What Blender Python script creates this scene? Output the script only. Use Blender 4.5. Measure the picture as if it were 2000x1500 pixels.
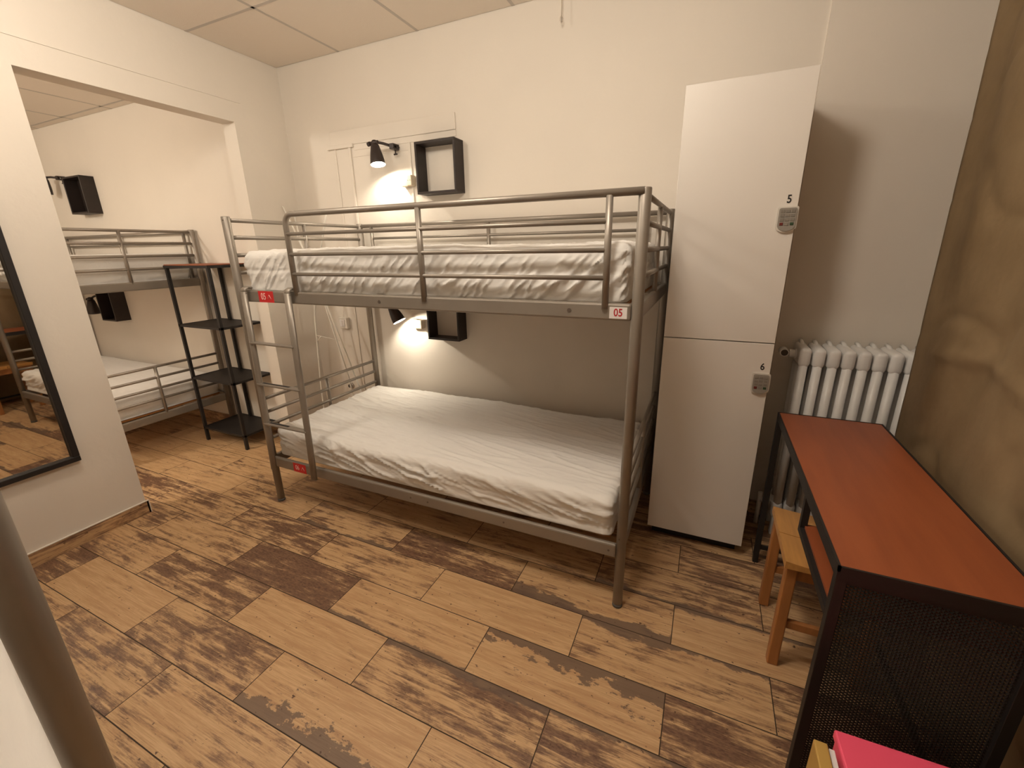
import bpy, bmesh, math, random
from mathutils import Vector, Matrix, noise
PI = math.pi
sc = bpy.context.scene
for o in list(bpy.data.objects):
    bpy.data.objects.remove(o, do_unlink=True)
C = sc.collection

# ------------------------------------------------------------------ camera
cam_d = bpy.data.cameras.new('camera'); cam = bpy.data.objects.new('camera', cam_d); C.objects.link(cam)
CX, CY, CZ, PITCH, YAW, ROLL, FPX, PPX, PPY = (2.827336, -2.428335, 1.435904, 0.295681, 0.425693, -0.017145, 829.014998, 1002.38525, 736.473952)
cx_, sx_ = math.cos(PITCH), math.sin(PITCH); cy_, sy_ = math.cos(YAW), math.sin(YAW); cz_, sz_ = math.cos(ROLL), math.sin(ROLL)
yawm = Matrix(((cy_, sy_, 0), (-sy_, cy_, 0), (0, 0, 1)))
base = Matrix(((1, 0, 0), (0, 0, -1), (0, 1, 0)))
pitm = Matrix(((1, 0, 0), (0, cx_, -sx_), (0, sx_, cx_)))
rolm = Matrix(((cz_, -sz_, 0), (sz_, cz_, 0), (0, 0, 1)))
w2c = rolm @ pitm @ base @ yawm                      # x right, y down, z forward
rot = Matrix((w2c[0], -w2c[1], -w2c[2])).transposed()
cam.matrix_world = Matrix.Translation((CX, CY, CZ)) @ rot.to_4x4()
cam_d.sensor_fit = 'HORIZONTAL'; cam_d.sensor_width = 36.0
cam_d.lens = FPX / 2000 * 36
cam_d.shift_x = -(PPX - 1000) / 2000
cam_d.shift_y = (PPY - 750) / 2000
cam_d.clip_start = 0.02
sc.camera = cam

# ------------------------------------------------------------------ world, exposure, lights
w = bpy.data.worlds.new('world'); sc.world = w; w.use_nodes = True
w.node_tree.nodes['Background'].inputs[0].default_value = (1, .85, .7, 1)
w.node_tree.nodes['Background'].inputs[1].default_value = 0.0
sc.view_settings.view_transform = 'Standard'; sc.view_settings.look = 'None'
sc.view_settings.exposure = 0.0; sc.view_settings.gamma = 1.0; sc.view_settings.use_curve_mapping = False
WARM = (1.0, .90, .77)
def point_light(name, loc, power, size, color=WARM):
    d = bpy.data.lights.new(name, 'POINT'); d.energy = power; d.shadow_soft_size = size; d.color = color
    o = bpy.data.objects.new(name, d); C.objects.link(o); o.location = loc; return o
point_light('room_lamp_light', (2.36, -1.62, 2.44), 37, .13)
point_light('left_fill_light', (.90, -1.72, 2.46), 26, .11)  # unseen fill light, added to brighten the left wall
point_light('alcove_lamp_light', (-1.35, -2.75, 2.34), 74, .12)

# ------------------------------------------------------------------ materials
def N(nt, t, **k):
    n = nt.nodes.new(t)
    for a, b in k.items(): setattr(n, a, b)
    return n
def mat(name, col, rough=.6, metal=0., bump=0., bscale=60., var=0., vscale=6., spec=.5, coat=0., stretch=None, emit=None, estr=0.):
    m = bpy.data.materials.new(name); m.use_nodes = True; nt = m.node_tree; b = nt.nodes['Principled BSDF']
    b.inputs['Base Color'].default_value = (*col, 1); b.inputs['Roughness'].default_value = rough
    b.inputs['Metallic'].default_value = metal; b.inputs['Specular IOR Level'].default_value = spec
    b.inputs['Coat Weight'].default_value = coat
    if emit: b.inputs['Emission Color'].default_value = (*emit, 1); b.inputs['Emission Strength'].default_value = estr
    tc = N(nt, 'ShaderNodeTexCoord'); mp = N(nt, 'ShaderNodeMapping')
    nt.links.new(tc.outputs['Object'], mp.inputs['Vector'])
    if stretch: mp.inputs['Scale'].default_value = stretch
    if var:
        n = N(nt, 'ShaderNodeTexNoise'); n.inputs['Scale'].default_value = vscale; n.inputs['Detail'].default_value = 5
        nt.links.new(mp.outputs[0], n.inputs['Vector'])
        r = N(nt, 'ShaderNodeMapRange'); r.inputs[1].default_value = .3; r.inputs[2].default_value = .7
        r.inputs[3].default_value = 1 - var; r.inputs[4].default_value = 1 + var * .6
        nt.links.new(n.outputs[0], r.inputs[0])
        mx = N(nt, 'ShaderNodeVectorMath', operation='SCALE'); mx.inputs[0].default_value = col
        nt.links.new(r.outputs[0], mx.inputs['Scale']); nt.links.new(mx.outputs[0], b.inputs['Base Color'])
    if bump:
        n = N(nt, 'ShaderNodeTexNoise'); n.inputs['Scale'].default_value = bscale; n.inputs['Detail'].default_value = 4
        nt.links.new(mp.outputs[0], n.inputs['Vector'])
        bp = N(nt, 'ShaderNodeBump'); bp.inputs['Strength'].default_value = bump; bp.inputs['Distance'].default_value = .01
        nt.links.new(n.outputs[0], bp.inputs['Height']); nt.links.new(bp.outputs[0], b.inputs['Normal'])
    return m
M = {}
M['wall'] = mat('wall_paint', (.76, .70, .62), .85, bump=.12, bscale=28, var=.035, vscale=1.6, spec=.25)
M['ceil'] = mat('ceiling_tile', (.78, .70, .61), .9, bump=.1, bscale=220, spec=.2)
M['ceil_grid'] = mat('ceiling_grid', (.52, .47, .42), .6)
M['gap'] = mat('dark_gap', (.09, .07, .055), .9)
M['silver'] = mat('silver_paint', (.305, .27, .23), .42, metal=.5, var=.06, vscale=9, bump=.02, bscale=300)
M['silver_dark'] = mat('worn_screw_metal', (.16, .13, .11), .5, metal=.7)
M['foot'] = mat('grey_plastic', (.10, .095, .09), .6)
M['grip'] = mat('black_grip_tape', (.02, .018, .017), .8)
M['slat'] = mat('orange_pine_slat', (.52, .22, .06), .6, var=.25, vscale=8, stretch=(1, .1, 1))
M['black'] = mat('black_metal', (.018, .015, .014), .55, metal=.2, bump=.05, bscale=250)
M['darkwood'] = mat('black_brown_wood', (.022, .014, .011), .5, var=.3, vscale=12, stretch=(1, .2, 1))
M['lampblack'] = mat('dark_lamp_enamel', (.035, .024, .021), .38, metal=.2)
M['lampin'] = mat('lamp_inside_white', (.85, .83, .78), .5)
M['bulb'] = mat('lit_bulb', (1, 1, 1), .4, emit=(1, .88, .68), estr=14)
M['globe'] = mat('globe_glass', (.9, .9, .88), .3, emit=WARM, estr=2)
M['bulboff'] = mat('unlit_bulb', (.75, .72, .66), .35)
M['socket'] = mat('cream_plastic', (.62, .52, .38), .45)
M['locker'] = mat('grey_white_laminate', (.70, .655, .60), .42, var=.015, vscale=2, bump=.015, bscale=300)
M['lockbody'] = mat('locker_carcass', (.45, .40, .36), .55)
M['keypad'] = mat('keypad_plastic', (.27, .245, .21), .4)
M['keypadshell'] = mat('keypad_shell', (.62, .58, .52), .35)
M['key'] = mat('keypad_keys', (.21, .185, .155), .5)
M['keyred'] = mat('dark_red_key', (.12, .012, .008), .5)
M['keygreen'] = mat('dark_green_key', (.02, .05, .02), .5)
M['ink'] = mat('black_ink', (.012, .01, .01), .6)
M['red'] = mat('red_sticker', (.62, .018, .02), .45)
M['redink'] = mat('red_ink', (.45, .02, .03), .6)
M['white'] = mat('white_sticker', (.80, .76, .74), .5)
M['fadedink'] = mat('faded_pink_ink', (.85, .60, .56), .6)
M['radiator'] = mat('radiator_enamel', (.84, .83, .81), .35, var=.05, vscale=10, bump=.05, bscale=60)
M['recess'] = mat('dark_pipe', (.07, .055, .045), .6)
M['pine'] = mat('varnished_pine', (.58, .29, .085), .38, var=.16, vscale=7, stretch=(8, .8, 8), bump=.03, bscale=40)
M['pinedark'] = mat('reddish_pine', (.42, .175, .055), .42, var=.2, vscale=7, stretch=(6, 6, .8), bump=.03, bscale=40)
M['pinewedge'] = mat('light_pine', (.55, .34, .09), .45, var=.12, vscale=10, stretch=(1, .2, 1))
M['pink'] = mat('pink_plastic', (.90, .10, .19), .45)
M['paper'] = mat('white_paper', (.80, .80, .80), .7)
M['rod'] = mat('white_painted_wood', (.80, .76, .68), .55, var=.06, vscale=20)
M['mirror'] = mat('mirror_glass', (.80, .76, .70), .015, metal=1.0)
M['wire'] = mat('clear_wire', (.50, .42, .33), .4)
def add_wave_tex(m, col1, col2, scale, stretch, p0=.3, p1=.7):
    nt = m.node_tree; b = nt.nodes['Principled BSDF']
    tc = N(nt, 'ShaderNodeTexCoord'); mp = N(nt, 'ShaderNodeMapping'); mp.inputs['Scale'].default_value = stretch
    n = N(nt, 'ShaderNodeTexNoise'); n.inputs['Scale'].default_value = scale; n.inputs['Detail'].default_value = 6; n.inputs['Roughness'].default_value = .6
    r = N(nt, 'ShaderNodeValToRGB'); r.color_ramp.elements[0].position = p0; r.color_ramp.elements[1].position = p1
    r.color_ramp.elements[0].color = (*col1, 1); r.color_ramp.elements[1].color = (*col2, 1)
    nt.links.new(tc.outputs['Object'], mp.inputs[0]); nt.links.new(mp.outputs[0], n.inputs['Vector'])
    nt.links.new(n.outputs[0], r.inputs[0]); nt.links.new(r.outputs[0], b.inputs['Base Color'])
M['desk'] = mat('reddish_brown_laminate', (.30, .10, .035), .42, bump=.02, bscale=200)
add_wave_tex(M['desk'], (.25, .064, .023), (.335, .092, .032), 3.2, (5, .55, 1))
M['curtain'] = mat('khaki_curtain', (.25, .175, .095), .75, bump=1.0, bscale=7, spec=.3)
add_wave_tex(M['curtain'], (.165, .108, .052), (.275, .195, .108), 2.2, (1, 1.4, .7))
def sheet_mat():
    m = bpy.data.materials.new('white_cotton_sheet'); m.use_nodes = True; nt = m.node_tree; b = nt.nodes['Principled BSDF']
    b.inputs['Base Color'].default_value = (.80, .775, .735, 1); b.inputs['Roughness'].default_value = .85
    b.inputs['Specular IOR Level'].default_value = .2; b.inputs['Sheen Weight'].default_value = .15
    tc = N(nt, 'ShaderNodeTexCoord')
    mp = N(nt, 'ShaderNodeMapping'); mp.inputs['Rotation'].default_value = (.1, .1, .12); mp.inputs['Scale'].default_value = (1.6, 9, 7)
    n = N(nt, 'ShaderNodeTexNoise'); n.inputs['Scale'].default_value = 2.4; n.inputs['Detail'].default_value = 4; n.inputs['Distortion'].default_value = .6
    bp = N(nt, 'ShaderNodeBump'); bp.inputs['Strength'].default_value = .35; bp.inputs['Distance'].default_value = .012
    nt.links.new(tc.outputs['Object'], mp.inputs[0]); nt.links.new(mp.outputs[0], n.inputs['Vector'])
    nt.links.new(n.outputs[0], bp.inputs['Height']); nt.links.new(bp.outputs[0], b.inputs['Normal'])
    return m
M['sheet'] = sheet_mat()
def floor_mat(name, use_attr=True):
    m = bpy.data.materials.new(name); m.use_nodes = True; nt = m.node_tree; b = nt.nodes['Principled BSDF']; L = nt.links.new
    at = N(nt, 'ShaderNodeAttribute', attribute_name='plank'); sep = N(nt, 'ShaderNodeSeparateColor'); L(at.outputs['Color'], sep.inputs[0])
    tone, eT, eB, rnd = sep.outputs[0], sep.outputs[1], sep.outputs[2], at.outputs['Alpha']
    uv = N(nt, 'ShaderNodeUVMap', uv_map='UVMap'); suv = N(nt, 'ShaderNodeSeparateXYZ'); L(uv.outputs[0], suv.inputs[0])
    r100 = N(nt, 'ShaderNodeMath', operation='MULTIPLY'); r100.inputs[1].default_value = 57.3; L(rnd, r100.inputs[0])
    def coords(sx, sy):
        a = N(nt, 'ShaderNodeMath', operation='MULTIPLY'); a.inputs[1].default_value = sx; L(suv.outputs[0], a.inputs[0])
        c = N(nt, 'ShaderNodeMath', operation='MULTIPLY'); c.inputs[1].default_value = sy; L(suv.outputs[1], c.inputs[0])
        cb = N(nt, 'ShaderNodeCombineXYZ'); L(a.outputs[0], cb.inputs[0]); L(c.outputs[0], cb.inputs[1]); L(r100.outputs[0], cb.inputs[2]); return cb.outputs[0]
    def noise_(sx, sy, det=6, rough=.6, dist=0.):
        n = N(nt, 'ShaderNodeTexNoise'); n.inputs['Scale'].default_value = 1; n.inputs['Detail'].default_value = det
        n.inputs['Roughness'].default_value = rough; n.inputs['Distortion'].default_value = dist; L(coords(sx, sy), n.inputs['Vector']); return n.outputs[0]
    def math_(op, a, bb, c=None, clamp=False):
        n = N(nt, 'ShaderNodeMath', operation=op); n.use_clamp = clamp
        for i, v in enumerate((a, bb) if c is None else (a, bb, c)):
            if isinstance(v, (int, float)): n.inputs[i].default_value = v
            else: L(v, n.inputs[i])
        return n.outputs[0]
    def mix(f, a, bb):
        n = N(nt, 'ShaderNodeMix', data_type='RGBA')
        L(f, n.inputs[0]) if not isinstance(f, float) else None
        for i, v in ((6, a), (7, bb)):
            if isinstance(v, tuple): n.inputs[i].default_value = (*v, 1)
            else: L(v, n.inputs[i])
        return n.outputs[2]
    def smooth(v, lo, hi):
        n = N(nt, 'ShaderNodeMapRange', interpolation_type='SMOOTHSTEP'); n.inputs[1].default_value = lo; n.inputs[2].default_value = hi
        L(v, n.inputs[0]); return n.outputs[0]
    # broad patches (stretched along the plank), u in metres, v in 0..1 (=0.2 m)
    big = noise_(4.6, 2.2, 10, .70, .35)
    streak = noise_(3.6, 9.5, 10, .72, .25)
    fine = noise_(60, 40, 6, .75)
    hair = noise_(9, 60, 6, .7, .15)
    t = math_('MULTIPLY_ADD', math_('SUBTRACT', big, .5), 2.1, tone)
    t = math_('MULTIPLY_ADD', math_('SUBTRACT', streak, .5), 1.9, t)
    t = math_('MULTIPLY_ADD', math_('SUBTRACT', fine, .5), .55, t)
    t = math_('MULTIPLY_ADD', math_('SUBTRACT', hair, .5), .75, t)
    dark = smooth(t, .30, .74)
    ligh = mix(smooth(hair, .36, .66), (.68, .455, .245), (.52, .320, .160))
    ligh = mix(math_('MULTIPLY', smooth(streak, .42, .62), .85), ligh, (.50, .295, .145))
    drk = mix(smooth(fine, .35, .65), (.105, .052, .032), (.235, .128, .076))
    drk = mix(smooth(hair, .50, .72), drk, (.33, .20, .12))
    col = mix(dark, ligh, drk)
    # ragged stains hugging a long edge
    wob = noise_(5.0, 2.0, 9, .68)
    for edge, amt in ((suv.outputs[1], eT), (math_('SUBTRACT', 1.0, suv.outputs[1]), eB)):
        lim = math_('MULTIPLY', math_('MULTIPLY_ADD', math_('SUBTRACT', wob, .42), 2.6, .25), amt)
        d = math_('SUBTRACT', lim, math_('SUBTRACT', 1.0, edge))
        col = mix(math_('MULTIPLY', smooth(d, .0, .05), .85), col, mix(hair, (.075, .045, .033), (.22, .15, .11)))
    # scattered dark specks
    sp = noise_(46, 14, 3, .5)
    col = mix(smooth(sp, .68, .73), col, (.11, .055, .03))
    L(col, b.inputs['Base Color'])
    rr = N(nt, 'ShaderNodeMapRange'); rr.inputs[1].default_value = .3; rr.inputs[2].default_value = .7; rr.inputs[3].default_value = .30; rr.inputs[4].default_value = .50
    L(hair, rr.inputs[0]); L(rr.outputs[0], b.inputs['Roughness'])
    bp = N(nt, 'ShaderNodeBump'); bp.inputs['Strength'].default_value = .22; bp.inputs['Distance'].default_value = .004
    L(math_('ADD', hair, streak), bp.inputs['Height']); L(bp.outputs[0], b.inputs['Normal'])
    return m
M['floor'] = floor_mat('wood_look_tile')
M['grout'] = mat('dark_grout', (.055, .035, .022), .9)

# ------------------------------------------------------------------ mesh helpers
def box(bm, x0, y0, z0, x1, y1, z1, bev=0., mi=0, seg=2, mtx=None):
    vs = [bm.verts.new((x, y, z)) for z in (z0, z1) for y in (y0, y1) for x in (x0, x1)]
    fs = [bm.faces.new([vs[i] for i in q]) for q in ((0, 2, 3, 1), (4, 5, 7, 6), (0, 1, 5, 4), (2, 6, 7, 3), (0, 4, 6, 2), (1, 3, 7, 5))]
    for f in fs: f.material_index = mi
    if bev:
        es = list({e for f in fs for e in f.edges})
        r = bmesh.ops.bevel(bm, geom=es, offset=bev, segments=seg, affect='EDGES', profile=.5)
        for f in r['faces']: f.material_index = mi
        vs = list({v for f in r['faces'] for v in f.verts} | {v for v in vs if v.is_valid})
    if mtx is not None: bmesh.ops.transform(bm, matrix=mtx, verts=vs)
    return vs
def tube(bm, pts, r, n=12, mi=0, cap=True, rads=None, flat=None):
    """sweep a circle (or an oval, flat=(a,b)) along a polyline"""
    pts = [Vector(p) for p in pts]; rings = []
    T = []
    for i in range(len(pts)):
        a = pts[min(i + 1, len(pts) - 1)] - pts[max(i - 1, 0)]; T.append(a.normalized())
    up = Vector((0, 0, 1)) if abs(T[0].z) < .9 else Vector((0, 1, 0))
    u = T[0].cross(up).normalized()
    for i, p in enumerate(pts):
        u = (u - T[i] * u.dot(T[i])).normalized(); v = T[i].cross(u)
        rr = rads[i] if rads else r; a, b = (flat if flat else (rr, rr))
        rings.append([bm.verts.new(p + u * math.cos(2 * PI * k / n) * a + v * math.sin(2 * PI * k / n) * b) for k in range(n)])
    for i in range(len(rings) - 1):
        for k in range(n):
            f = bm.faces.new((rings[i][k], rings[i][(k + 1) % n], rings[i + 1][(k + 1) % n], rings[i + 1][k])); f.smooth = True; f.material_index = mi
    if cap:
        f = bm.faces.new(rings[0][::-1]); f.material_index = mi
        f = bm.faces.new(rings[-1]); f.material_index = mi
def lathe(bm, prof, mtx=None, n=32, mi=0, close=False):
    rings = []
    for r, z in prof:
        rings.append([bm.verts.new((r * math.cos(2 * PI * k / n), r * math.sin(2 * PI * k / n), z)) for k in range(n)] if r > 1e-6 else [bm.verts.new((0, 0, z))])
    vs = [v for q in rings for v in q]
    for a, b in zip(rings[:-1], rings[1:]):
        for k in range(n):
            if len(a) == 1: f = bm.faces.new((a[0], b[k], b[(k + 1) % n]))
            elif len(b) == 1: f = bm.faces.new((a[k], b[0], a[(k + 1) % n]))
            else: f = bm.faces.new((a[k], b[k], b[(k + 1) % n], a[(k + 1) % n]))
            f.smooth = True; f.material_index = mi
    if mtx is not None: bmesh.ops.transform(bm, matrix=mtx, verts=vs)
def arc(c, r, a0, a1, n, axis='xz'):
    out = []
    for i in range(n + 1):
        a = a0 + (a1 - a0) * i / n
        if axis == 'xz': out.append((c[0] + r * math.cos(a), c[1], c[2] + r * math.sin(a)))
        else: out.append((c[0], c[1] + r * math.cos(a), c[2] + r * math.sin(a)))
    return out
def obj(name, bm, mats, parent=None, smooth_angle=None, loc=None):
    me = bpy.data.meshes.new(name); bmesh.ops.recalc_face_normals(bm, faces=bm.faces); bm.to_mesh(me); bm.free()
    for m in (mats if isinstance(mats, (list, tuple)) else [mats]): me.materials.append(m)
    o = bpy.data.objects.new(name, me); C.objects.link(o)
    if parent: o.parent = parent
    if loc: o.location = loc
    return o
def thing(name, label, cat, loc=(0, 0, 0), rz=0., group=None):
    o = bpy.data.objects.new(name, None); C.objects.link(o); o.location = loc; o.rotation_euler = (0, 0, rz)
    o.empty_display_size = .1
    return tag(o, label, cat, group)
def tag(o, label, cat, group=None):
    o['label'] = label; o['category'] = cat
    if group: o['group'] = group
    return o
def struct(name, bm, mats, label=None):
    o = obj(name, bm, mats); o['kind'] = 'structure'
    if label: o['label'] = label
    return o
def copy_tree(o, parent=None, skip=()):
    c = o.copy(); C.objects.link(c)
    if parent: c.parent = parent
    for ch in list(o.children):
        if ch.name.split('.')[0] in skip: continue
        copy_tree(ch, c, skip)
    return c
def text_obj(name, s, size, m, mtx, parent, thick=.0004, bold=0., xs=1.):
    cu = bpy.data.curves.new(name, 'FONT'); cu.body = s; cu.size = size; cu.align_x = 'CENTER'; cu.align_y = 'CENTER'
    cu.extrude = thick; cu.offset = bold
    tmp = bpy.data.objects.new(name, cu); C.objects.link(tmp)
    dg = bpy.context.evaluated_depsgraph_get(); me = bpy.data.meshes.new_from_object(tmp.evaluated_get(dg))
    bpy.data.objects.remove(tmp, do_unlink=True); bpy.data.curves.remove(cu)
    me.name = name; me.transform(mtx @ Matrix.Scale(xs, 4, (1, 0, 0)))
    me.materials.clear(); me.materials.append(m)
    o = bpy.data.objects.new(name, me); C.objects.link(o); o.parent = parent
    return o
FRONT = Matrix.Rotation(PI / 2, 4, 'X')              # text in XY facing +Z  ->  faces -Y, upright

# ------------------------------------------------------------------ room shell
H = 2.63; XR = 3.76; YB = -3.75
OY0, OY1, OZ = -1.356, -.3785, 2.223                 # opening in the left wall
AXL, AY, AH = -3.25, -.28, 2.51                      # alcove left end, back wall, ceiling
T = .1175
bm = bmesh.new(); box(bm, -.02, 0, 0, 3.166, .12, H + .05); box(bm, 3.166, -.012, 0, XR + .1, .12, H + .05)
struct('wall_back', bm, M['wall'])
bm = bmesh.new(); box(bm, -T, OY1, 0, 0, .12, H + .05); box(bm, -T, YB, 0, 0, OY0, H + .05); box(bm, -T, OY0, OZ, 0, OY1, H + .05)
box(bm, -.0, OY0 - 2.2, OZ + .115, .004, OY1 + .06, OZ + .121)
struct('wall_left', bm, M['wall'])
bm = bmesh.new(); box(bm, XR, YB, 0, XR + .1, .12, H + .05); struct('wall_right', bm, M['wall'])
bm = bmesh.new(); box(bm, -T, YB - .1, 0, XR + .1, YB, H + .05); struct('wall_front', bm, M['wall'])
bm = bmesh.new(); box(bm, AXL - .1, AY, 0, -T, AY + .1, H); struct('wall_alcove_back', bm, M['wall'])
bm = bmesh.new(); box(bm, AXL - .1, -3.5, 0, AXL, AY, H); struct('wall_alcove_side', bm, M['wall'])
bm = bmesh.new(); box(bm, AXL - .1, -3.6, 0, -T, -3.5, H); struct('wall_alcove_front', bm, M['wall'])
# ceilings: tiles in a grid, the grid lines lying between them
def ceiling(name, x0, y0, x1, y1, z, gx, gy, p=.6):
    bm = bmesh.new(); box(bm, x0, y0, z + .006, x1, y1, z + .05, mi=1)
    xs = [x0] + [x for x in (gx + p * i for i in range(-12, 12)) if x0 + .05 < x < x1 - .02] + [x1]
    ys = [y0] + [y for y in (gy + p * i for i in range(-12, 12)) if y0 + .05 < y < y1 - .02] + [y1]
    g = .0035
    for a, b in zip(xs[:-1], xs[1:]):
        for c, d in zip(ys[:-1], ys[1:]):
            box(bm, a + g, c + g, z, b - g, d - g, z + .01)
    for x in xs[1:-1]: box(bm, x - .009, y0, z - .001, x + .009, y1, z + .0012, mi=2)
    for y in ys[1:-1]: box(bm, x0, y - .009, z - .001, x1, y + .009, z + .0012, mi=2)
    return struct(name, bm, [M['ceil'], M['gap'], M['ceil_grid']])
ceiling('ceiling', 0, YB, XR, 0, H, .563, -.5716)
ceiling('ceiling_alcove', AXL, -3.5, -T, AY, AH, -.9, -.95)
# floor: staggered 0.66 x 0.20 tiles
random.seed(11)
TONE = {}                                            # (row, col) -> tone, stain at back edge, stain at front edge
def sett(row, x, tone, eT=0., eB=0.): TONE[(row, round(x, 2))] = (tone, eT, eB)
bm = bmesh.new(); uvl = bm.loops.layers.uv.new('UVMap'); cl = bm.loops.layers.float_color.new('plank')
J = {1: 3.165, 0: 2.842}
SPEC = {(0, 5): (.5, 0, 0), (1, 4): (.5, 0, 0), (1, 5): (.45, 0, 0), (2, 4): (.35, 0, 0), (2, 5): (.42, 0, 0),
        (3, 1): (.30, 0, 0), (3, 2): (.20, 0, 0), (3, 3): (.30, 0, 0), (3, 4): (.46, 0, .2), (3, 5): (.3, 0, 0),
        (4, 0): (.20, 0, 0), (4, 1): (.36, 0, 0), (4, 2): (.34, 0, .25), (4, 3): (.58, 0, 0), (4, 4): (.24, 0, .4), (4, 5): (.05, .2, 0),
        (5, 0): (.40, 0, 0), (5, 1): (.56, 0, 0), (5, 2): (.36, 0, 0), (5, 3): (.03, 0, 0), (5, 4): (.28, .3, 0), (5, 5): (.42, 0, 0),
        (6, 0): (.5, 0, 0), (6, 1): (.28, 0, 0), (6, 2): (.74, 0, 0), (6, 3): (.14, 0, .25), (6, 4): (.02, .75, 0), (6, 5): (.58, 0, 0),
        (7, 0): (.40, 0, 0), (7, 1): (.60, 0, 0), (7, 2): (.05, 0, 0), (7, 3): (.42, .25, 0), (7, 4): (.46, .2, 0), (7, 5): (.5, 0, 0),
        (8, 1): (.0, 0, 0), (8, 2): (.42, 0, 0), (8, 3): (.08, 0, .7), (8, 4): (.18, 0, 0), (8, 5): (.2, 0, 0),
        (9, 0): (.4, 0, 0), (9, 1): (.42, 0, 0), (9, 2): (.26, 0, 0), (9, 3): (.2, 0, 0), (9, 4): (.3, 0, 0)}
row = -2
while -.07 - .2 * row > YB - .2:
    ya = -.07 - .2 * row; yb = ya - .2; xj = J[row % 2]
    k = -9
    while True:
        xa = xj - .66 * 5 + .66 * k; xb = xa + .66
        if xa > XR: break
        key = (row, k); k += 1
        x0_, x1_ = max(xa, AXL), min(xb, XR); y1_, y0_ = min(ya, 0), max(yb, YB)
        if x1_ - x0_ < .01 or y1_ - y0_ < .01: continue
        tone, eT, eB = SPEC.get(key, (random.choice((.05, .12, .22, .35, .55)), 0, 0))
        tone = tone + .05 if tone > .1 else tone + .02
        rnd = random.random(); g = .0017
        vs = [bm.verts.new((x, y, 0)) for x, y in ((x0_ + g, y0_ + g), (x1_ - g, y0_ + g), (x1_ - g, y1_ - g), (x0_ + g, y1_ - g))]
        f = bm.faces.new(vs)
        for l in f.loops:
            l[uvl].uv = (l.vert.co.x - xa, (l.vert.co.y - yb) / .2); l[cl] = (tone, eT, eB, rnd)
    row += 1
box(bm, AXL - .1, YB - .1, -.05, XR + .1, .12, -.0008, mi=1)
struct('floor', bm, [M['floor'], M['grout']])
# baseboards (the same wood-look tile cut into strips)
def baseboard(name, segs, h=.074):
    bm = bmesh.new(); uvl = bm.loops.layers.uv.new('UVMap'); cl = bm.loops.layers.float_color.new('plank')
    for (x0, y0, x1, y1) in segs: box(bm, min(x0, x1), min(y0, y1), 0, max(x0, x1), max(y0, y1), h)
    for f in bm.faces:
        for l in f.loops:
            c = l.vert.co; l[uvl].uv = (c.x + c.y, c.z / .2); l[cl] = (.52, 0, 0, .37)
    return struct(name, bm, M['floor'])
baseboard('baseboard_left', [(0, YB, .010, OY0 + .009), (0, OY1, .010, 0), (-T, OY0, .010, OY0 + .009), (-T, OY1 - .009, .0, OY1)])
baseboard('baseboard_back', [(.010, -.010, 3.166, 0), (3.166, -.022, XR, -.012)])
baseboard('baseboard_right', [(XR - .01, YB, XR, -.012)])
baseboard('baseboard_alcove', [(AXL, AY - .01, -T - .0, AY), (AXL, -3.5, AXL + .01, AY - .01)])
bm = bmesh.new(); box(bm, .0, YB, .074, .013, OY0 + .012, .079, bev=.002); box(bm, .009, OY0 + .008, 0, .0125, OY0 + .0125, .078)
struct('trim_1', bm, M['wall'])
# painted-over door casing on the back wall
bm = bmesh.new()
box(bm, .405, -.009, 2.105, 1.385, 0, 2.195, bev=.003); box(bm, .375, -.016, 2.088, .60, 0, 2.112, bev=.003)
box(bm, .60, -.004, 2.070, 1.385, 0, 2.105, bev=.002)
box(bm, .425, -.006, 0, .440, 0, 2.09, bev=.002); box(bm, .555, -.012, 0, .575, 0, 2.09, bev=.004)
box(bm, 1.040, -.008, 1.46, 1.055, 0, 2.07, bev=.003); box(bm, .575, -.003, 2.03, 1.04, 0, 2.036)
struct('trim_2', bm, M['wall'])

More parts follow.
